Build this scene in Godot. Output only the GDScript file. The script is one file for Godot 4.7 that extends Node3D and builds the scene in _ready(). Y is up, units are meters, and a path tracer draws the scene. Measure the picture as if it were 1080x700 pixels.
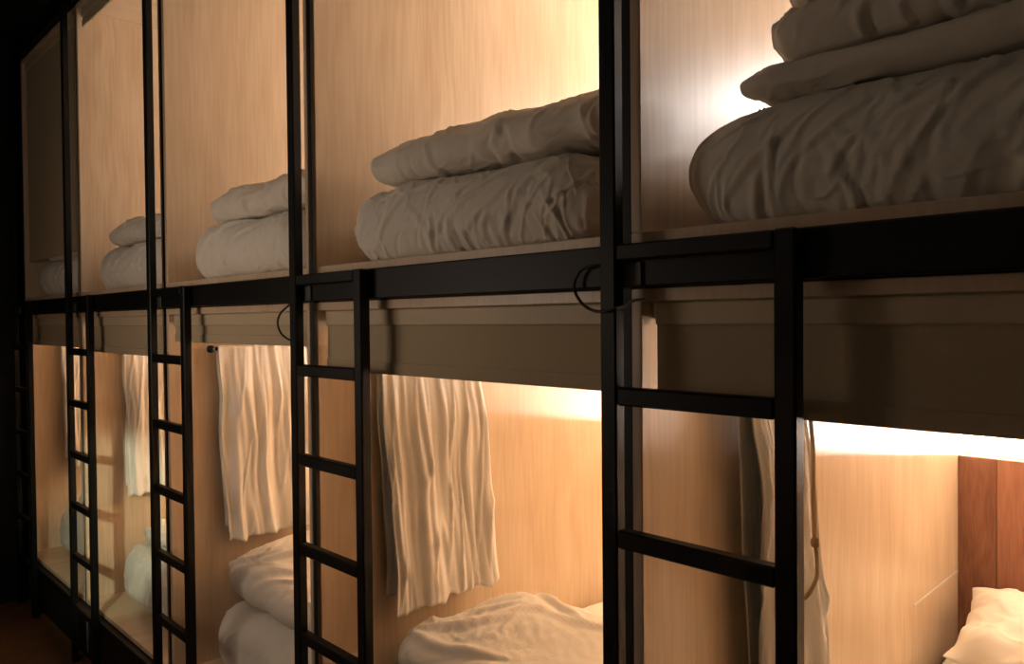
extends Node3D
# Row of two-level wooden sleeping capsules behind a black steel frame, seen along a dark corridor at night.

const W := 1.05            # bay pitch
const FL := 1.57           # eye height above the floor
const BAY := ["rightmost bay", "second bay from the right", "third bay from the right", "fourth bay from the right", "leftmost bay"]
const ZB := -1.95          # face of the capsules' back panels
const ZH := -1.83          # face of the headboards
const ZF := -0.06          # front edge of the capsules

var M := {}
var wood: Array = []
var used := {}

func _ready() -> void:
	setup_camera()
	setup_environment()
	make_materials()
	build_room()
	build_frame()
	for k in 5:
		build_bay(k)
	build_small_things()

# ------------------------------------------------------------------ camera and light
func setup_camera() -> void:
	var yaw := deg_to_rad(45.4446)
	var pitch := deg_to_rad(0.9458)
	var roll := deg_to_rad(-0.528)
	var fw := Vector3(-sin(yaw) * cos(pitch), -sin(pitch), -cos(yaw) * cos(pitch))
	var r0 := Vector3(cos(yaw), 0, -sin(yaw))
	var u0 := r0.cross(fw)
	var r := r0 * cos(roll) + u0 * sin(roll)
	var u := r.cross(fw)
	var c := Camera3D.new()
	c.name = "camera"
	c.fov = rad_to_deg(2.0 * atan(350.0 / 801.86))
	c.near = 0.02
	c.transform = Transform3D(Basis(r, u, -fw), Vector3(0.8016, FL, 0.9944))
	add_child(c)
	c.current = true

func setup_environment() -> void:
	var e := Environment.new()
	e.background_mode = Environment.BG_COLOR
	e.background_color = Color(0, 0, 0)
	e.tonemap_mode = Environment.TONE_MAPPER_LINEAR
	e.tonemap_exposure = 1.0
	e.sdfgi_enabled = true
	e.ssao_enabled = true
	e.ssil_enabled = true
	var w := WorldEnvironment.new()
	w.name = "environment"
	w.environment = e
	add_child(w)

const LED_COLOR := Color(1.0, 0.965, 0.92)
const LED_COLOR_COOL := Color(1.0, 0.985, 0.975)        # the rightmost bay has a slightly whiter strip
const FILL_COLOR := Color(1.0, 0.90, 0.81)
const FILL_ENERGY := 0.50
const LED_ENERGY := [5.2, 6.8, 7.2, 6.8, 6.0]          # lower bunks
const LED_ENERGY_UPPER := [2.4, 2.5, 2.1, 2.0, 0.0]    # upper bunks; the leftmost is off

# ------------------------------------------------------------------ materials
func noise(seed_value: int, freq := 1.0, octaves := 1) -> FastNoiseLite:
	var n := FastNoiseLite.new()
	n.seed = seed_value
	n.noise_type = FastNoiseLite.TYPE_SIMPLEX_SMOOTH
	n.frequency = freq
	n.fractal_type = FastNoiseLite.FRACTAL_FBM if octaves > 1 else FastNoiseLite.FRACTAL_NONE
	n.fractal_octaves = octaves
	return n

# streaked wood, grain running along v; the four-fold blend makes it tile
func wood_image(size: int, base: Color, dark: Color, seed_value: int, streak: float, figure: float) -> ImageTexture:
	var img := Image.create(size, size, true, Image.FORMAT_RGB8)
	var fine := noise(seed_value, 1.0)
	var broad := noise(seed_value + 7, 1.0)
	var warp := noise(seed_value + 13, 1.0)
	var s := float(size)
	for y in size:
		var v := y / s
		for x in size:
			var u := x / s
			var t := 0.0
			var wsum := 0.0
			for du in 2:
				var uu := u - du
				var wu := (1.0 - u) if du == 0 else u
				var vv := v
				var wv := 1.0
				var wob := warp.get_noise_2d(uu * 3.0, sin(v * TAU) * 0.6 + 5.0) * figure
				var f := fine.get_noise_3d((uu + wob * 0.02) * 95.0, sin(vv * TAU) * 0.9, cos(vv * TAU) * 0.9)
				var b := broad.get_noise_3d((uu + wob * 0.1) * 14.0, sin(vv * TAU) * 0.45, cos(vv * TAU) * 0.45)
				t += (f * 0.55 + b * 0.6) * wu * wv
				wsum += wu * wv
			t = clampf(0.42 + t / wsum * streak, 0.0, 1.0)
			img.set_pixel(x, y, base.lerp(dark, t))
	img.generate_mipmaps()
	return ImageTexture.create_from_image(img)

func mat(color: Color, rough: float, metal := 0.0) -> StandardMaterial3D:
	var m := StandardMaterial3D.new()
	m.albedo_color = color
	m.roughness = rough
	m.metallic = metal
	return m

func tex_mat(tex: Texture2D, rough: float, scale: float, offset := Vector3.ZERO) -> StandardMaterial3D:
	var m := mat(Color.WHITE, rough)
	m.albedo_texture = tex
	m.uv1_triplanar = true
	m.uv1_world_triplanar = true
	m.uv1_scale = Vector3.ONE * scale
	m.uv1_offset = offset
	return m

func noise_bump(m: StandardMaterial3D, seed_value: int, freq: float, strength: float) -> void:
	var t := NoiseTexture2D.new()
	t.width = 512
	t.height = 512
	t.seamless = true
	t.as_normal_map = true
	t.bump_strength = strength
	t.noise = noise(seed_value, freq, 3)
	m.normal_enabled = true
	m.normal_texture = t

func make_materials() -> void:
	var pale := wood_image(768, Color(0.86, 0.775, 0.67), Color(0.79, 0.685, 0.565), 11, 0.75, 0.25)
	for k in 5:
		wood.append(tex_mat(pale, 0.34, 0.8, Vector3(0.0, 0.23 * k, 0.37 * k)))
	var red := wood_image(512, Color(0.64, 0.455, 0.36), Color(0.55, 0.36, 0.275), 31, 0.8, 0.2)
	M.red = tex_mat(red, 0.5, 1.6)
	var red2 := wood_image(512, Color(0.55, 0.375, 0.285), Color(0.43, 0.265, 0.19), 47, 0.9, 0.3)
	M.red_dark = tex_mat(red2, 0.5, 1.9)
	var floor_tex := wood_image(512, Color(0.47, 0.345, 0.23), Color(0.36, 0.25, 0.16), 5, 0.9, 1.5)
	M.floor = tex_mat(floor_tex, 0.45, 0.9)
	M.steel = mat(Color(0.045, 0.049, 0.044), 0.46, 0.0)
	M.steel.metallic_specular = 0.35
	M.black = mat(Color(0.05, 0.05, 0.05), 0.6)
	M.plinth = mat(Color(0.04, 0.04, 0.042), 0.55)
	M.alu = mat(Color(0.72, 0.72, 0.74), 0.35, 0.9)
	M.sheet = mat(Color(0.90, 0.875, 0.83), 0.95)
	noise_fabric(M.sheet, 3)
	M.duvet = mat(Color(0.90, 0.87, 0.82), 0.95)
	noise_fabric(M.duvet, 4)
	M.towel = mat(Color(0.95, 0.93, 0.90), 1.0)
	noise_fabric(M.towel, 5)
	M.blind = mat(Color(0.72, 0.655, 0.54), 0.85)
	noise_fabric(M.blind, 6)
	M.rail = mat(Color(0.78, 0.715, 0.60), 0.5)
	M.plaster = mat(Color(0.44, 0.42, 0.385), 0.9)
	M.dark_wall = mat(Color(0.055, 0.055, 0.055), 0.9)
	M.cable = mat(Color(0.03, 0.03, 0.03), 0.4)
	M.white_plastic = mat(Color(0.85, 0.83, 0.80), 0.4)
	M.cord = mat(Color(0.82, 0.74, 0.60), 0.9)
	M.cord.backlight_enabled = true
	M.cord.backlight = Color(0.9, 0.82, 0.7)
	M.grey = mat(Color(0.24, 0.25, 0.24), 0.5)
	M.strip = mat(Color(0.95, 0.93, 0.9), 0.6)
	M.strip.emission_enabled = true
	M.strip.emission = LED_COLOR
	M.strip.emission_energy_multiplier = 2.0
	M.lamp = mat(Color(0.9, 0.88, 0.84), 0.6)
	M.lamp.emission_enabled = true
	M.lamp.emission = FILL_COLOR
	M.lamp.emission_energy_multiplier = 1.0
	M.bulb = mat(Color(0.9, 0.9, 0.9), 0.4)
	M.bulb.emission_enabled = true
	M.bulb.emission = Color(0.8, 0.97, 1.0)
	M.bulb.emission_energy_multiplier = 3.0

func noise_fabric(m: StandardMaterial3D, seed_value: int) -> void:
	noise_bump(m, seed_value, 0.05, 2.0)
	m.uv1_triplanar = true
	m.uv1_world_triplanar = true
	m.uv1_scale = Vector3.ONE * 3.0
	m.normal_scale = 0.25

# ------------------------------------------------------------------ scene helpers
func numbered(n: String) -> String:
	if not used.has(n):
		used[n] = 0
		return n
	used[n] += 1
	return "%s_%03d" % [n, used[n]]

func thing(called: String, label: String, category: String, at: Vector3, group := "") -> Node3D:
	var o := Node3D.new()
	o.name = numbered(called)
	add_child(o)
	o.position = at
	o.set_meta("label", label)
	o.set_meta("category", category)
	if group:
		o.set_meta("group", group)
	return o

# a mesh given in world coordinates, as a part of a thing (or a part of its part)
func part(called: String, mesh: Mesh, m: Material, parent: Node3D, label := "") -> MeshInstance3D:
	var o := MeshInstance3D.new()
	o.name = called
	o.mesh = mesh
	o.material_override = m
	parent.add_child(o, true)
	o.position = -world_of(parent)
	o.cast_shadow = GeometryInstance3D.SHADOW_CASTING_SETTING_ON
	if label:
		o.set_meta("label", label)
	return o

func world_of(n: Node3D) -> Vector3:
	var p := Vector3.ZERO
	var q: Node = n
	while q != self and q is Node3D:
		p += (q as Node3D).position
		q = q.get_parent()
	return p

func struct(called: String, mesh: Mesh, m: Material) -> MeshInstance3D:
	var o := MeshInstance3D.new()
	o.name = called
	o.mesh = mesh
	o.material_override = m
	add_child(o)
	o.set_meta("kind", "structure")
	return o

# ------------------------------------------------------------------ mesh helpers
func quad(st: SurfaceTool, a: Vector3, b: Vector3, c: Vector3, d: Vector3) -> void:
	# a b c d run counter-clockwise seen from outside
	st.add_vertex(a); st.add_vertex(c); st.add_vertex(b)
	st.add_vertex(a); st.add_vertex(d); st.add_vertex(c)

# chamfered box between two corners
func bev(lo: Vector3, hi: Vector3, c := 0.002) -> ArrayMesh:
	var st := SurfaceTool.new()
	st.begin(Mesh.PRIMITIVE_TRIANGLES)
	st.set_smooth_group(-1)
	add_bev(st, lo, hi, c)
	st.generate_normals()
	return st.commit()

func add_bev(st: SurfaceTool, lo: Vector3, hi: Vector3, c: float) -> void:
	var mid := (lo + hi) * 0.5
	var h := (hi - lo) * 0.5
	c = minf(c, 0.45 * minf(h.x, minf(h.y, h.z)))
	var pts: Array = []
	for sx in [-1.0, 1.0]:
		for sy in [-1.0, 1.0]:
			for sz in [-1.0, 1.0]:
				var s := Vector3(sx, sy, sz)
				for ax in 3:
					var p := Vector3.ZERO
					for i in 3:
						p[i] = mid[i] + s[i] * (h[i] if i == ax else h[i] - c)
					pts.append(p)
	add_hull(st, pts, mid)

# convex hull of the 24 points of a chamfered box, face by face
func add_hull(st: SurfaceTool, p: Array, mid: Vector3) -> void:
	var id := func(sx, sy, sz, ax): return ((sx * 2 + sy) * 2 + sz) * 3 + ax
	var faces: Array = []
	for ax in 3:
		for s in 2:
			var f: Array = []
			for q in [[0, 0], [1, 0], [1, 1], [0, 1]]:
				var k := [0, 0, 0]
				k[ax] = s
				k[(ax + 1) % 3] = q[0]
				k[(ax + 2) % 3] = q[1]
				f.append(p[id.call(k[0], k[1], k[2], ax)])
			faces.append(f)
	for ax in 3:
		var b1 := (ax + 1) % 3
		var b2 := (ax + 2) % 3
		for s1 in 2:
			for s2 in 2:
				var k0 := [0, 0, 0]
				k0[b1] = s1
				k0[b2] = s2
				var k1 := k0.duplicate()
				k1[ax] = 1
				faces.append([p[id.call(k0[0], k0[1], k0[2], b1)], p[id.call(k1[0], k1[1], k1[2], b1)], p[id.call(k1[0], k1[1], k1[2], b2)], p[id.call(k0[0], k0[1], k0[2], b2)]])
	for sx in 2:
		for sy in 2:
			for sz in 2:
				faces.append([p[id.call(sx, sy, sz, 0)], p[id.call(sx, sy, sz, 1)], p[id.call(sx, sy, sz, 2)]])
	for f in faces:
		var a: Vector3 = f[0]
		var b: Vector3 = f[1]
		var c: Vector3 = f[2]
		var n := (b - a).cross(c - a)
		var g := (a + b + c) / 3.0 - mid
		var o: Array = f.duplicate()
		if n.dot(g) > 0.0:
			o.reverse()
		st.add_vertex(o[0]); st.add_vertex(o[1]); st.add_vertex(o[2])
		if o.size() == 4:
			st.add_vertex(o[0]); st.add_vertex(o[2]); st.add_vertex(o[3])

# round tube along a smooth path
func tube(points: Array, radius: float, sides := 10, smooth_steps := 6) -> ArrayMesh:
	var path: Array = []
	for i in points.size() - 1:
		var p0: Vector3 = points[maxi(i - 1, 0)]
		var p1: Vector3 = points[i]
		var p2: Vector3 = points[i + 1]
		var p3: Vector3 = points[mini(i + 2, points.size() - 1)]
		for s in smooth_steps:
			path.append(p1.cubic_interpolate(p2, p0, p3, s / float(smooth_steps)))
	path.append(points[-1])
	var st := SurfaceTool.new()
	st.begin(Mesh.PRIMITIVE_TRIANGLES)
	st.set_smooth_group(0)
	var rings: Array = []
	var side := Vector3.ZERO
	for i in path.size():
		var t: Vector3 = (path[mini(i + 1, path.size() - 1)] - path[maxi(i - 1, 0)]).normalized()
		if side == Vector3.ZERO:
			side = t.cross(Vector3.UP if absf(t.y) < 0.9 else Vector3.RIGHT).normalized()
		side = (side - t * side.dot(t)).normalized()
		var up := t.cross(side)
		var ring: Array = []
		for k in sides:
			var a := TAU * k / sides
			ring.append(path[i] + (side * cos(a) + up * sin(a)) * radius)
		rings.append(ring)
	for i in rings.size() - 1:
		for k in sides:
			var k2 := (k + 1) % sides
			quad(st, rings[i][k], rings[i][k2], rings[i + 1][k2], rings[i + 1][k])
	for e in [0, rings.size() - 1]:
		for k in sides:
			var k2 := (k + 1) % sides
			if e == 0:
				st.add_vertex(path[0]); st.add_vertex(rings[0][k]); st.add_vertex(rings[0][k2])
			else:
				st.add_vertex(path[-1]); st.add_vertex(rings[e][k2]); st.add_vertex(rings[e][k])
	st.generate_normals()
	return st.commit()

# turned shape: profile of (radius, distance) along an axis
func lathe(profile: Array, at: Vector3, axis: Vector3, sides := 20) -> ArrayMesh:
	var st := SurfaceTool.new()
	st.begin(Mesh.PRIMITIVE_TRIANGLES)
	st.set_smooth_group(0)
	var side := axis.cross(Vector3.UP if absf(axis.y) < 0.9 else Vector3.RIGHT).normalized()
	var up := axis.cross(side)
	for i in profile.size() - 1:
		for k in sides:
			var a0 := TAU * k / sides
			var a1 := TAU * (k + 1) / sides
			var d0 := side * cos(a0) + up * sin(a0)
			var d1 := side * cos(a1) + up * sin(a1)
			var p: Vector2 = profile[i]
			var q: Vector2 = profile[i + 1]
			quad(st, at + axis * p.y + d0 * p.x, at + axis * p.y + d1 * p.x, at + axis * q.y + d1 * q.x, at + axis * q.y + d0 * q.x)
	st.generate_normals()
	return st.commit()

# soft upholstered block: rounded box standing on y = lo.y, bent by a displacement function
func soft(lo: Vector3, hi: Vector3, rv: Vector3, step: float, disp: Callable) -> ArrayMesh:
	var st := SurfaceTool.new()
	st.begin(Mesh.PRIMITIVE_TRIANGLES)
	st.set_smooth_group(0)
	var mid := (lo + hi) * 0.5
	var h := (hi - lo) * 0.5
	rv = Vector3(minf(rv.x, h.x), minf(rv.y, h.y), minf(rv.z, h.z))
	var inner := h - rv
	for ax in 3:
		var a1 := (ax + 1) % 3
		var a2 := (ax + 2) % 3
		var n1 := maxi(16, int(ceil(minf(2.0 * h[a1], 1.1) / step)))
		var n2 := maxi(16, int(ceil(minf(2.0 * h[a2], 1.1) / step)))
		for s in [-1.0, 1.0]:
			var g: Array = []
			for i in n1 + 1:
				var row := PackedVector3Array()
				for j in n2 + 1:
					var q := Vector3.ZERO
					q[ax] = s * h[ax]
					# crowd the grid towards the edges, where it bends
					q[a1] = h[a1] * edge_ease(2.0 * i / n1 - 1.0, a1 == 2 and h.z > 0.5)
					q[a2] = h[a2] * edge_ease(2.0 * j / n2 - 1.0, a2 == 2 and h.z > 0.5)
					var c := Vector3(clampf(q.x, -inner.x, inner.x), clampf(q.y, -inner.y, inner.y), clampf(q.z, -inner.z, inner.z))
					var e := (q - c) / rv
					var el := e.length()
					e = e / el if el > 0.0 else Vector3.ZERO
					var p := c + e * rv
					var n := (e / rv).normalized()
					row.append(disp.call(p + mid, n))
				g.append(row)
			for i in n1:
				for j in n2:
					if s > 0.0:
						quad(st, g[i][j], g[i + 1][j], g[i + 1][j + 1], g[i][j + 1])
					else:
						quad(st, g[i][j], g[i][j + 1], g[i + 1][j + 1], g[i + 1][j])
	st.generate_normals()
	return st.commit()

func edge_ease(t: float, front: bool) -> float:
	if front:
		var r := (1.0 - t) * 0.5
		return 1.0 - 2.0 * (0.35 * r + 0.65 * r * r)
	return t + sin(t * PI) * 0.06

# cloth of some thickness from a function of (u, v) in 0..1
func sheet(fn: Callable, nu: int, nv: int, thick: float) -> ArrayMesh:
	var st := SurfaceTool.new()
	st.begin(Mesh.PRIMITIVE_TRIANGLES)
	st.set_smooth_group(0)
	var g: Array = []
	for i in nu + 1:
		var row := PackedVector3Array()
		for j in nv + 1:
			row.append(fn.call(i / float(nu), j / float(nv)))
		g.append(row)
	var f: Array = []
	var b: Array = []
	for i in nu + 1:
		var fr := PackedVector3Array()
		var br := PackedVector3Array()
		for j in nv + 1:
			var du: Vector3 = g[mini(i + 1, nu)][j] - g[maxi(i - 1, 0)][j]
			var dv: Vector3 = g[i][mini(j + 1, nv)] - g[i][maxi(j - 1, 0)]
			var n := du.cross(dv).normalized()
			fr.append(g[i][j] + n * thick * 0.5)
			br.append(g[i][j] - n * thick * 0.5)
		f.append(fr)
		b.append(br)
	for i in nu:
		for j in nv:
			quad(st, f[i][j], f[i + 1][j], f[i + 1][j + 1], f[i][j + 1])
			quad(st, b[i][j], b[i][j + 1], b[i + 1][j + 1], b[i + 1][j])
	for i in nu:
		quad(st, b[i][0], b[i + 1][0], f[i + 1][0], f[i][0])
		quad(st, f[i][nv], f[i + 1][nv], b[i + 1][nv], b[i][nv])
	for j in nv:
		quad(st, f[0][j], f[0][j + 1], b[0][j + 1], b[0][j])
		quad(st, b[nu][j], b[nu][j + 1], f[nu][j + 1], f[nu][j])
	st.generate_normals()
	return st.commit()

func V(x: float, y: float, z: float) -> Vector3:
	return Vector3(x, y + FL, z)     # heights are given from the eye level

# ------------------------------------------------------------------ the room
func build_room() -> void:
	struct("floor", bev(Vector3(-4.4, -0.12, -2.2), Vector3(2.7, 0, 1.6), 0.001), M.floor)
	struct("ceiling", bev(V(-4.4, 1.62, -2.2), V(2.7, 1.74, 1.6), 0.001), M.dark_wall)
	struct("wall_left", bev(Vector3(-4.36, 0, -2.1), V(-4.24, 1.62, 1.5), 0.001), M.dark_wall)
	struct("wall_back", bev(Vector3(-4.24, 0, -2.1), V(2.6, 1.62, -2.0), 0.001), M.dark_wall)
	struct("wall_right", bev(Vector3(2.6, 0, -2.1), V(2.7, 1.62, 1.5), 0.001), M.plaster)
	struct("wall_front", bev(Vector3(-4.36, 0, 1.5), V(2.7, 1.62, 1.6), 0.001), M.plaster)
	struct("wall_corner", bev(Vector3(1.1, 0, -2.0), V(2.6, 1.62, 0.0), 0.001), M.plaster)
	struct("shading_pier", bev(Vector3(-1.0, 0, 1.12), V(-0.7, 1.62, 1.5), 0.004), M.plaster)  # added unseen pier, keeps the fill lamp's light off the rightmost bay
	struct("trim_1", bev(V(-4.2, 1.475, -2.0), V(1.09, 1.62, -0.06), 0.001), M.black)

# ------------------------------------------------------------------ black steel frame, ladders, plinth
func build_frame() -> void:
	var fr := thing("steel_frame", "black square tube steel frame standing before all the wooden bunks", "frame", Vector3(-1.5, 0, -0.03))
	for k in range(-1, 5):
		var x := -k * W
		if k < 5 and x < 1.1:
			part("post", bev(Vector3(x, 0, -0.025), V(x + 0.033, 1.62, 0), 0.003), M.steel, fr)
	for k in range(0, 5):
		var x := -k * W
		part("inner_post", bev(Vector3(x, 0, -0.08), V(x + 0.02, 1.475, -0.062), 0.001), M.black, fr)
		part("bracket", bev(V(x + 0.03, 0.054, -0.030), V(x + 0.066, 0.092, -0.0255), 0.002), M.grey, fr, "small grey steel joining plate")
	part("middle_beam", bev(V(-4.2, 0.052, -0.06), V(1.083, 0.124, -0.031), 0.003), M.steel, fr)
	part("top_beam", bev(V(-4.2, 1.475, -0.06), V(1.083, 1.54, -0.031), 0.003), M.steel, fr)
	part("bottom_beam", bev(V(-4.2, -1.36, -0.06), V(1.083, -1.31, -0.031), 0.003), M.steel, fr)
	for k in 5:
		var x := -k * W
		var l := thing("bunk_ladder", "black steel ladder fixed to the left post of the " + BAY[k], "ladder", Vector3(x + 0.17, 0, 0), "black bunk ladders")
		part("stile", bev(Vector3(x + 0.306, 0, -0.027), V(x + 0.338, 0.122, 0.0), 0.003), M.steel, l)
		part("top_bar", bev(V(x + 0.0335, 0.094, -0.025), V(x + 0.3055, 0.121, -0.001), 0.003), M.steel, l)
		for i in 6:
			var y := -0.128 - 0.2355 * i
			part("rung", bev(V(x + 0.0335, y - 0.015, -0.025), V(x + 0.3055, y + 0.015, -0.001), 0.003), M.steel, l)
	var pl := thing("storage_plinth", "black plinth under the lower bunks along the floor", "plinth", Vector3(-1.5, 0, -1.0))
	for k in 5:
		var x := -k * W
		part("panel", bev(Vector3(x + 0.012, 0.0, -0.085), V(x + W - 0.002, -1.309, -0.0625), 0.002), M.plinth, pl)
		part("bright_strip", bev(Vector3(x + 0.031, 0.03, -0.0615), V(x + 0.043, -1.39, -0.056), 0.001), M.alu, pl, "thin bright upright strip")  # thin bright strip set upright on each plinth panel

# ------------------------------------------------------------------ one bay: two capsules and what is in them
func build_bay(k: int) -> void:
	var x := -k * W
	for level in 2:
		build_capsule(k, level, x)
		build_blind(k, level, x)
		build_bedding(k, level, x)
	build_towel(k, x)

func base_y(level: int) -> float:
	return -1.288 if level == 0 else 0.145

func roof_y(level: int) -> float:
	return 0.028 if level == 0 else 1.45

func head_y(level: int) -> float:
	return -0.465 if level == 0 else 0.85

func build_capsule(k: int, level: int, x: float) -> void:
	var yb := base_y(level)
	var yt := roof_y(level)
	var up := "upper" if level == 1 else "lower"
	var c := thing("sleeping_capsule", "pale wood sleeping capsule on the %s level of the %s" % [up, BAY[k]], "sleeping capsule", V(x + 0.53, yb - 0.02, -1.0), "pale wood sleeping capsules")
	var m: Material = wood[k]
	part("side_panel", bev(V(x + 0.021, yb, ZB), V(x + 0.042, yt, ZF), 0.0015), m, c)
	part("side_panel", bev(V(x + W - 0.016, yb, ZB), V(x + W - 0.0005, yt, ZF), 0.0015), m, c)
	part("base_panel", bev(V(x + 0.021, yb - 0.02, ZB), V(x + W - 0.0005, yb, ZF), 0.0015), m, c)
	part("ceiling_panel", bev(V(x + 0.021, yt, ZB), V(x + W - 0.0005, yt + 0.022, ZF), 0.0015), m, c)
	part("back_panel", bev(V(x + 0.021, yb - 0.02, ZB - 0.02), V(x + W - 0.0005, yt + 0.022, ZB), 0.001), m, c)
	# headboard of upright red-brown boards, proud of the back panel, with a light strip sunk behind its top
	var hy := head_y(level)
	var hb := part("headboard", bev(V(x + 0.042, yb, ZH - 0.034), V(x + W - 0.016, hy - 0.012, ZH - 0.02), 0.001), M.red, c, "red-brown wooden headboard")
	var edges := [0.042, 0.154, 0.33, 0.50, 0.68, 0.86, 1.034]
	for i in edges.size() - 1:
		part("board", bev(V(x + edges[i] + 0.0006, yb, ZH - 0.02), V(x + edges[i + 1] - 0.0006, hy, ZH), 0.0015), M.red_dark if i % 2 == 0 else M.red, hb)
	part("light_shelf", bev(V(x + 0.042, hy - 0.03, ZB), V(x + W - 0.016, hy - 0.0125, ZH - 0.0345), 0.001), m, c)
	if k == 0 and level == 0:  # thin pale raised line along part of the side panel
		part("pale_line", bev(V(x + 0.042, -0.8555, ZH), V(x + 0.0436, -0.8485, -1.40), 0.0003), M.white_plastic, c, "thin pale line on the side wall")
	var lit: float = LED_ENERGY[k] if level == 0 else LED_ENERGY_UPPER[k]
	var strip_at := V(x + W * 0.5 + 0.013, hy - 0.0105, -1.906)
	var face := Vector3.UP
	if level == 1:
		# in the upper bunks the strip sits on the front edge of the headboard and looks out
		strip_at = V(x + W * 0.5 + 0.013, hy + 0.0055, ZH - 0.010)
		face = Vector3(0, 0.55, 0.83).normalized()
	var half := Vector3(W * 0.5 - 0.032, 0.002, 0.006) if level == 0 else Vector3(W * 0.5 - 0.032, 0.005, 0.006)
	part("light_strip", bev(strip_at - half, strip_at + half, 0.0005), M.strip if lit > 0.0 else M.white_plastic, c, "warm white glowing light strip" if lit > 0.0 else "unlit light strip")
	if lit > 0.0:
		var a := AreaLight3D.new()
		a.name = "strip_light"
		a.area_size = Vector2(W - 0.066, 0.012)
		a.light_color = LED_COLOR_COOL if k == 0 else LED_COLOR
		a.light_energy = lit
		a.shadow_enabled = true
		a.set("area_range", 8.0)
		c.add_child(a)
		a.transform = Transform3D(Basis.looking_at(face, Vector3.BACK if level == 0 else Vector3.UP), strip_at + face * (0.0025 if level == 0 else 0.0095) - c.position)

func build_blind(k: int, level: int, x: float) -> void:
	var yt := roof_y(level)
	var up := "upper" if level == 1 else "lower"
	var drop: float = [-0.15, -0.13, -0.07, -0.13, -0.115][k] if level == 0 else (yt - 0.085)
	var state := "partly lowered beige roller blind on the %s bunk of the %s" % [up, BAY[k]]
	if level == 1:
		state = "rolled up beige roller blind, upper bunk, " + BAY[k]
		if k == 4:
			drop = 0.345
			state = "beige roller blind lowered far down over the upper bunk, leftmost bay"
	var b := thing("roller_blind", state, "roller blind", V(x + 0.53, drop, -0.08), "beige roller blinds")
	var l := x + 0.060
	var r := x + W - 0.038
	part("fascia", bev(V(l, yt - 0.040, -0.12), V(r, yt - 0.0003, -0.072), 0.003), M.rail, b)
	for s in [[x + 0.0425, l - 0.0005], [r + 0.0005, x + W - 0.0165]]:
		part("end_bracket", bev(V(s[0], yt - 0.030, -0.115), V(s[1], yt - 0.002, -0.09), 0.002), M.rail, b)
	part("fabric", bev(V(l, drop + 0.026, -0.0815), V(r, yt - 0.0395, -0.079), 0.0005), M.blind, b)
	if k == 0 and level == 0:
		add_pull_cord(b)
	part("bottom_bar", bev(V(l, drop, -0.085), V(r, drop + 0.030, -0.0755), 0.003), M.blind, b)

func add_pull_cord(b: Node3D) -> void:
	var cord := part("pull_cord", tube([V(0.319, -0.130, -0.087), V(0.318, -0.155, -0.092), V(0.320, -0.20, -0.095), V(0.320, -0.26, -0.095), V(0.322, -0.325, -0.095), V(0.325, -0.352, -0.095), V(0.325, -0.378, -0.095), V(0.316, -0.402, -0.095), V(0.306, -0.417, -0.095)], 0.0032, 8, 6), M.cord, b, "beige knotted pull cord")
	part("knot", lathe([Vector2(0.0, -0.009), Vector2(0.0055, -0.006), Vector2(0.0068, 0.0), Vector2(0.0055, 0.006), Vector2(0.0, 0.009)], V(0.3225, -0.330, -0.095), Vector3.UP, 12), M.cord, cord)

func build_towel(k: int, x: float) -> void:
	var xr := x + 0.042 + 0.048
	var yr := -0.10
	var z0 := -0.20 if k > 0 else -0.29
	var rail := thing("towel_rail", "black towel rail on the side wall of the lower bunk, " + BAY[k], "towel rail", V(xr, yr, -0.42), "black towel rails")
	part("bar", tube([V(xr, yr, z0), V(xr, yr, z0 - 0.46)], 0.007, 10, 1), M.cable, rail)
	part("end_cap", lathe([Vector2(0, -0.012), Vector2(0.012, -0.011), Vector2(0.014, -0.006), Vector2(0.014, 0.006), Vector2(0.011, 0.011), Vector2(0, 0.012)], V(xr, yr, z0 + 0.006), Vector3(0, 0, 1)), M.cable, rail)
	for z in [z0 - 0.015, z0 - 0.445]:
		part("wall_mount", tube([V(x + 0.0425, yr, z), V(xr - 0.006, yr, z)], 0.006, 8, 1), M.cable, rail)
	var n := noise(70 + 13 * k)
	var n2 := noise(170 + 13 * k)
	var t := thing("towel", "white cotton towel over the rail in the lower bunk, " + BAY[k], "towel", V(xr, -0.82, -0.42), "white hanging towels")
	var bottom: float = [-0.86, -0.825, -0.83, -0.82, -0.82][k]
	var lean: float = [0.11, 0.055, 0.04, 0.02, 0.02][k]
	var wide: float = [0.22, 0.36, 0.36, 0.34, 0.34][k]
	var turn_r := 0.0105
	var fn := func(u: float, v: float) -> Vector3:
		# v runs up the room side, over the rail and down the wall side
		var z: float = z0 - 0.018 - wide * u
		var h_front := yr - bottom
		var y := 0.0
		var xx := 0.0
		var down := 0.0
		var face := 1.0
		if v < 0.5:
			down = 1.0 - v / 0.5
			y = yr - h_front * down
			xx = xr + turn_r
		elif v < 0.58:
			var a := (v - 0.5) / 0.08 * PI
			y = yr + sin(a) * turn_r
			xx = xr + cos(a) * turn_r
		else:
			down = (v - 0.58) / 0.42
			y = yr - (h_front - 0.05) * down
			xx = xr - turn_r
			face = -0.35
		var g := smoothstep(0.0, 0.35, down)
		var fold := n.get_noise_2d(u * 5.0 + down * 0.25, down * 0.55) * 0.019 + n2.get_noise_2d(u * 12.0 - down * 0.5, down * 0.9) * 0.009
		fold += pow(1.0 - minf(1.0, absf(n2.get_noise_2d(u * 5.0 + 9.0 + down * 0.7, down * 0.8)) * 4.0), 2.0) * 0.010
		xx += (fold * (0.25 + 0.75 * g) + 0.014 * g) * face
		if face < 0.0:
			xx = maxf(xx, x + 0.047)
		z -= lean * down * (0.6 + 0.7 * u) + n.get_noise_2d(u * 2.0 + 4.0, down * 2.0) * 0.012 * g
		y += n2.get_noise_2d(u * 7.0, 3.0) * 0.012 * down
		return V(xx, y, z)
	part("cloth", sheet(fn, 70, 130, 0.003), M.towel, t)

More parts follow.
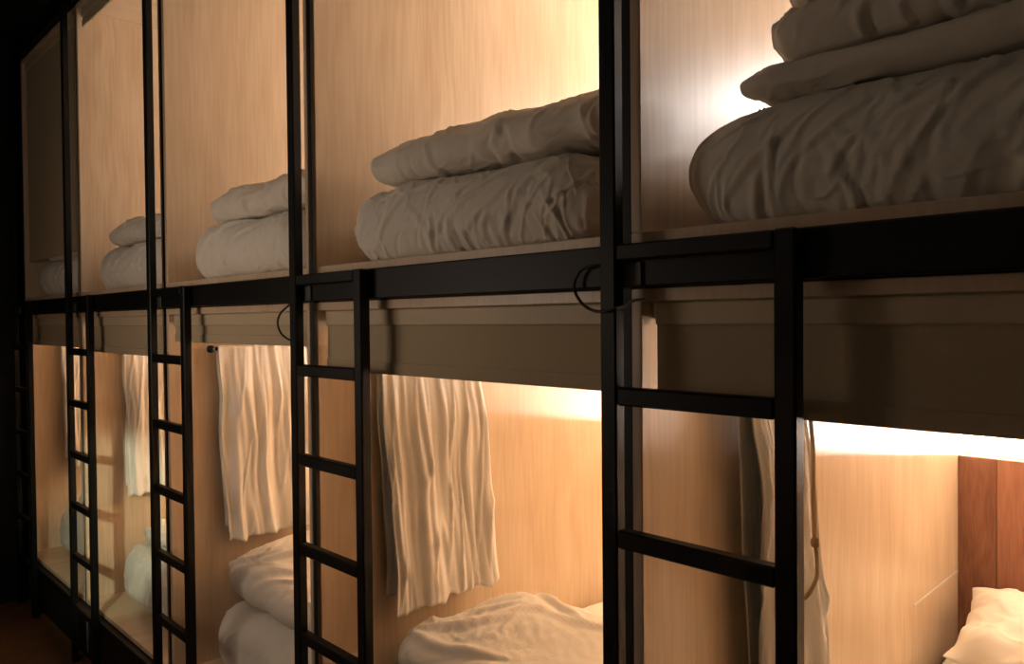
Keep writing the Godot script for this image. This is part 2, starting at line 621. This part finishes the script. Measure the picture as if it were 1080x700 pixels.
# ------------------------------------------------------------------ bedding
# cloth folds: strokes with a crest and a trough, laid out on the front and top (unrolled as x, y - z)
func strokes(rng: RandomNumberGenerator, n: int, x0: float, x1: float, t0: float, t1: float, ang: float, spread: float, len0: float, len1: float, wid: float, amp: float) -> Array:
	var out: Array = []
	for i in n:
		var a := deg_to_rad(ang + rng.randf_range(-spread, spread))
		out.append([rng.randf_range(x0, x1), rng.randf_range(t0, t1), cos(a), sin(a), rng.randf_range(len0, len1), wid * rng.randf_range(0.6, 1.5), amp * rng.randf_range(0.4, 1.0) * (1.0 if rng.randf() < 0.75 else -0.7), rng.randf_range(-1.5, 1.5)])
	return out

func folded(folds: Array, seed_value: int, swell: float, swell_freq: float, fine: float) -> Callable:
	var b := noise(seed_value)
	var c := noise(seed_value + 2)
	return func(p: Vector3, n: Vector3) -> Vector3:
		var t := p.y - FL - p.z
		var w1 := c.get_noise_3dv(p * 9.0) * 0.010
		var d := 0.0
		for f in folds:
			var dx: float = p.x - f[0]
			var dt: float = t - f[1]
			var along: float = (dx * f[2] + dt * f[3]) / f[4]
			if absf(along) > 1.0:
				continue
			var k: float = 1.0 - along * along
			var across: float = (dx * f[3] - dt * f[2] + w1 + f[7] * along * along * 0.02) / (f[5] * (0.55 + 0.45 * k))
			if absf(across) > 3.2:
				continue
			d += f[6] * k * (exp(-across * across) - 0.35 * exp(-(across - 1.25) * (across - 1.25) * 0.8))
		d += b.get_noise_3dv(p * swell_freq) * swell + c.get_noise_3dv(p * Vector3(34.0, 22.0, 34.0)) * fine
		var cr := pow(maxf(0.0, 1.0 - absf(b.get_noise_3dv(p * Vector3(15.0, 9.0, 11.0) + Vector3.ONE * w1 * 60.0)) * 3.6), 2.0)
		d += cr * fine * 3.4 * smoothstep(-0.3, 0.3, c.get_noise_3dv(p * 4.0 + Vector3(5, 8, 1)))
		return p + n * d

func block(lo: Vector3, hi: Vector3, rv: Vector3, step: float, w: Callable, shape: Callable, floor_y: float, ceil_y := 99.0) -> ArrayMesh:
	var disp := func(p: Vector3, n: Vector3) -> Vector3:
		var q: Vector3 = w.call(shape.call(p), n)
		q.y = clampf(q.y, floor_y, ceil_y)
		return q
	return soft(lo, hi, rv, step, disp)

func pillow_mesh(center: Vector3, half: Vector3, tilt: Basis, seed_value: int, n_grid := 60) -> ArrayMesh:
	var a := noise(seed_value)
	var st := SurfaceTool.new()
	st.begin(Mesh.PRIMITIVE_TRIANGLES)
	st.set_smooth_group(0)
	for s in [1.0, -1.0]:
		var g: Array = []
		for i in n_grid + 1:
			var row := PackedVector3Array()
			for j in n_grid + 1:
				var u := sin((i / float(n_grid) - 0.5) * PI)
				var v := sin((j / float(n_grid) - 0.5) * PI)
				var body := pow(maxf(0.0, (1.0 - pow(absf(u), 2.6)) * (1.0 - pow(absf(v), 2.6))), 0.5)
				var pinch_u := 1.0 - 0.10 * (1.0 - v * v)* 0.0 - 0.07 * pow(cos(v * PI / 2), 1.0) * absf(u)
				var pinch_v := 1.0 - 0.07 * cos(u * PI / 2) * absf(v)
				var p := Vector3(half.x * u * pinch_u, 0, half.z * v * pinch_v)
				var edge := maxf(absf(u), absf(v))
				var w := a.get_noise_2d(u * 1.6 + s * 5.0, v * 1.6) * 0.25
				var crease := pow(maxf(0.0, 1.0 - absf(a.get_noise_2d(u * 1.8 + 20.0, v * 1.8 + s)) * 4.0), 2.0) * 0.20
				p.y = s * half.y * body * (1.0 + w) + half.y * crease * body * s
				p.y += a.get_noise_2d(u * 2.0, v * 2.0 + 40.0) * half.y * 0.35 * edge
				row.append(center + tilt * p)
			g.append(row)
		for i in n_grid:
			for j in n_grid:
				if s > 0.0:
					quad(st, g[i][j], g[i][j + 1], g[i + 1][j + 1], g[i + 1][j])
				else:
					quad(st, g[i][j], g[i + 1][j], g[i + 1][j + 1], g[i][j + 1])
	st.generate_normals()
	return st.commit()

func build_bedding(k: int, level: int, x: float) -> void:
	var yb := base_y(level)
	var up := "upper" if level == 1 else "lower"
	var plain := func(p: Vector3) -> Vector3: return p
	var left := x + 0.042
	var right := x + W - 0.016
	var fy := FL + yb + 0.001
	var rng := RandomNumberGenerator.new()
	rng.seed = 4000 + 31 * k + 7 * level
	# mattress with its white sheet, its foot end drawn in and rounded
	var zf: float = -0.17 if level == 0 else -0.085
	var top: float = -1.035 if level == 0 else 0.335
	var gap: float = 0.018
	var tuck: float = 0.10 if level == 0 else [0.03, 0.075, 0.09, 0.09, 0.09][k]
	var ms := thing("mattress", "white sheeted mattress in the %s bunk of the %s" % [up, BAY[k]], "mattress", V(x + 0.53, yb, -1.0), "white mattresses")
	var shape := func(p: Vector3) -> Vector3:
		var f := 1.0 - smoothstep(0.0, 0.35, zf - p.z)
		var mid := (left + right) * 0.5
		p.x = mid + (p.x - mid) * (1.0 - f * tuck / (mid - left))
		return p
	var ft := yb - zf            # unrolled height of the front's lower edge
	var folds: Array = []
	if level == 1:
		folds = strokes(rng, 46, left, right, ft, ft + 0.11, 90.0, 45.0, 0.03, 0.085, 0.0055, 0.0075)
		folds += strokes(rng, 18, left + 0.05, right, ft + 0.05, ft + 0.20, 62.0, 30.0, 0.09, 0.17, 0.0065, 0.006)
		folds += strokes(rng, 5, left + 0.3, right, ft + 0.08, ft + 0.18, 25.0, 16.0, 0.15, 0.28, 0.009, 0.008)
	else:
		folds = strokes(rng, 14, left, right, ft, ft + 0.25, 80.0, 50.0, 0.06, 0.16, 0.012, 0.007)
	part("body", block(V(left + gap, yb, ZH + 0.012), V(right - gap, top, zf), Vector3(0.06, 0.09, 0.09) if level == 0 else Vector3(0.13, 0.13, 0.075), 0.0055 if level == 1 and k < 2 else 0.0095, folded(folds, 300 + 17 * k + 5 * level, 0.010, 4.0, 0.0012), shape, fy, FL + top + 0.004), M.sheet, ms)
	# folded duvet on the foot end
	if level == 1:
		if k == 0:
			var d := thing("duvet", "thin folded white duvet layer between mattress and top pillow, rightmost upper bunk", "duvet", V(x + 0.56, 0.34, -0.35), "folded white duvets")
			folds = strokes(rng, 8, left + 0.1, right, 0.44, 0.50, 20.0, 40.0, 0.05, 0.12, 0.010, 0.005)
			part("cover", block(V(left + 0.14, 0.3405, -0.62), V(right - 0.03, 0.392, -0.10), Vector3(0.09, 0.025, 0.05), 0.010, folded(folds, 901, 0.006, 5.0, 0.001), plain, FL + 0.340, FL + 0.398), M.duvet, d)
			var p := thing("pillow", "plump white pillow topping the bedding in the rightmost upper bunk", "pillow", V(x + 0.58, 0.40, -0.33), "white pillows")
			folds = strokes(rng, 26, left + 0.18, right - 0.06, 0.52, 0.62, 85.0, 38.0, 0.03, 0.07, 0.007, 0.009)
			part("case", block(V(left + 0.185, 0.3985, -0.52), V(right - 0.06, 0.475, -0.115), Vector3(0.04, 0.04, 0.05), 0.0065, folded(folds, 915, 0.010, 5.0, 0.001), plain, FL + 0.3985), M.duvet, p)
			folds = strokes(rng, 26, left + 0.18, right - 0.06, 0.57, 0.68, 85.0, 38.0, 0.03, 0.08, 0.007, 0.009)
			part("case_fold", block(V(left + 0.205, 0.460, -0.50), V(right - 0.06, 0.555, -0.125), Vector3(0.05, 0.05, 0.06), 0.0065, folded(folds, 925, 0.012, 5.0, 0.001), plain, FL + 0.44), M.duvet, p)
		else:
			var d := thing("duvet", "folded white duvet on mattress, upper bunk, " + BAY[k], "duvet", V(x + 0.56, 0.34, -0.3), "folded white duvets")
			var in_l: float = [0.0, 0.165, 0.24, 0.20, 0.2][k]
			folds = strokes(rng, 24, left + in_l + 0.1, right, 0.45, 0.56, 70.0, 38.0, 0.03, 0.09, 0.0075, 0.011)
			folds += strokes(rng, 6, left + in_l, right, 0.46, 0.60, 15.0, 25.0, 0.08, 0.2, 0.012, 0.007)
			var swept := func(p: Vector3) -> Vector3:
				p.y += maxf(0.0, p.y - FL - 0.345) * clampf(-0.12 - p.z, 0.0, 0.3) * 2.2
				return p
			part("cover", block(V(left + in_l, 0.3402, -0.55), V(right - 0.05, 0.435, -0.10), Vector3(0.045, 0.05, 0.06), 0.0065 if k < 3 else 0.0095, folded(folds, 940 + 11 * k, 0.012, 5.0, 0.0012), swept, FL + 0.3402), M.duvet, d)
	else:
		if k > 0:
			var d := thing("duvet", "rumpled white duvet heaped in lower bunk, " + BAY[k], "duvet", V(x + 0.55, -1.04, -0.45), "heaped white duvets")
			var slump := func(p: Vector3) -> Vector3:
				var f := smoothstep(0.35, 1.0, (p.x - left) / (right - left))
				p.y -= (p.y - FL + 1.03) * 0.35 * f
				return p
			folds = strokes(rng, 18, left + 0.08, right, -0.80, -0.15, 20.0, 45.0, 0.10, 0.26, 0.016, 0.016)
			folds += strokes(rng, 24, left + 0.08, right, -0.85, -0.3, 60.0, 60.0, 0.05, 0.12, 0.010, 0.009)
			var heap: float = [0.0, -0.825, -0.835, -0.93, -0.93][k]
			var set_in: float = [0.0, 0.0, 0.0, 0.05, 0.05][k]
			part("cover", block(V(left + 0.06 + set_in, -1.0305, -0.74), V(right - 0.06, heap, -0.20 - set_in), Vector3(0.15, 0.11, 0.16), 0.010, folded(folds, 960 + 11 * k, 0.026, 3.2, 0.0015), slump, FL - 1.0305), M.duvet, d)
		else:
			var p := thing("pillow", "white pillow leaning by the red-brown headboard in the rightmost lower bunk", "pillow", V(0.4, -1.03, -1.6), "white pillows")
			part("case", pillow_mesh(V(0.42, -0.925, -1.60), Vector3(0.31, 0.07, 0.20), Basis.from_euler(Vector3(0.2, 0.06, 0.0)), 81), M.duvet, p)

# ------------------------------------------------------------------ cables, spotlight and added fill lamp
func build_small_things() -> void:
	var c := thing("power_cable", "black cable looping round the post between the two nearest bays", "cable", V(0, 0.01, 0), "black cable loops")
	part("cord", tube([V(0.012, 0.086, -0.0285), V(-0.006, 0.089, -0.027), V(-0.032, 0.0905, -0.022), V(-0.058, 0.083, -0.02), V(-0.071, 0.057, -0.018), V(-0.05, 0.030, -0.01), V(-0.012, 0.014, 0.004), V(0.020, 0.012, 0.006), V(0.038, 0.0165, 0.004)], 0.0028, 8, 8), M.cable, c)
	part("cord_end", tube([V(0.038, 0.0165, 0.004), V(0.046, 0.020, -0.01), V(0.047, 0.029, -0.03), V(0.05, 0.032, -0.058)], 0.0026, 8, 8), M.white_plastic, c, "pale grey cord end")
	var d := thing("power_cable", "small black cable loop beside the post of the second bay from the right", "cable", V(-1.1, 0, 0), "black cable loops")
	part("cord", tube([V(-1.09, 0.05, -0.028), V(-1.10, 0.044, -0.026), V(-1.135, 0.023, -0.02), V(-1.149, -0.003, -0.018), V(-1.136, -0.031, -0.02), V(-1.10, -0.049, -0.024), V(-1.06, -0.055, -0.027)], 0.003, 8, 8), M.cable, d)
	# spotlight on the corridor's other wall, outside the frame; it strikes the lower bunk of the fourth bay
	var at := V(-1.25, -0.2, 1.05)
	var aim := V(-2.98, -0.93, -0.08)
	var ax := (aim - at).normalized()
	var s := thing("wall_spotlight", "small black spotlight on an arm from the added pier opposite the bunks", "spotlight", V(-1.0, -0.2, 1.2))
	part("wall_plate", bev(V(-1.0195, -0.25, 1.15), V(-1.0005, -0.15, 1.25), 0.004), M.black, s)
	part("arm", tube([V(-1.018, -0.2, 1.2), at - ax * 0.03], 0.01, 10, 1), M.black, s)
	part("shade", lathe([Vector2(0.0, -0.05), Vector2(0.035, -0.045), Vector2(0.045, 0.0), Vector2(0.05, 0.05), Vector2(0.046, 0.05), Vector2(0.041, 0.0), Vector2(0.0, -0.02)], at, ax), M.black, s)
	part("bulb", lathe([Vector2(0.0, -0.015), Vector2(0.02, -0.01), Vector2(0.026, 0.006), Vector2(0.018, 0.022), Vector2(0.0, 0.028)], at, ax), M.bulb, s)
	var sp := SpotLight3D.new()
	sp.name = "spot"
	sp.light_color = Color(0.97, 1.0, 0.86)
	sp.light_energy = 1.7
	sp.light_size = 0.03
	sp.spot_angle = 12.5
	sp.spot_range = 12.0
	sp.spot_attenuation = 2.0
	sp.spot_angle_attenuation = 0.5
	sp.shadow_enabled = true
	s.add_child(sp)
	sp.look_at_from_position(at + ax * 0.032, aim)
	# added fill lamp, unseen across the corridor, softly lighting the middle bay fronts
	var w := thing("fill_lamp", "wide frosted fill lamp added on the unseen wall opposite the bunks", "lamp", V(-1.6, 0.0, 1.5))
	part("housing", bev(V(-2.06, -0.33, 1.47), V(-1.14, 0.33, 1.4995), 0.004), M.black, w)
	part("lamp_diffuser", bev(V(-2.04, -0.31, 1.455), V(-1.16, 0.31, 1.47), 0.004), M.lamp, w)
	var a := AreaLight3D.new()
	a.name = "fill_light"
	a.area_size = Vector2(0.86, 0.6)
	a.light_color = FILL_COLOR
	a.light_energy = FILL_ENERGY
	a.shadow_enabled = true
	a.set("area_range", 8.0)
	w.add_child(a)
	a.position = V(-1.6, 0.0, 1.45) - w.position
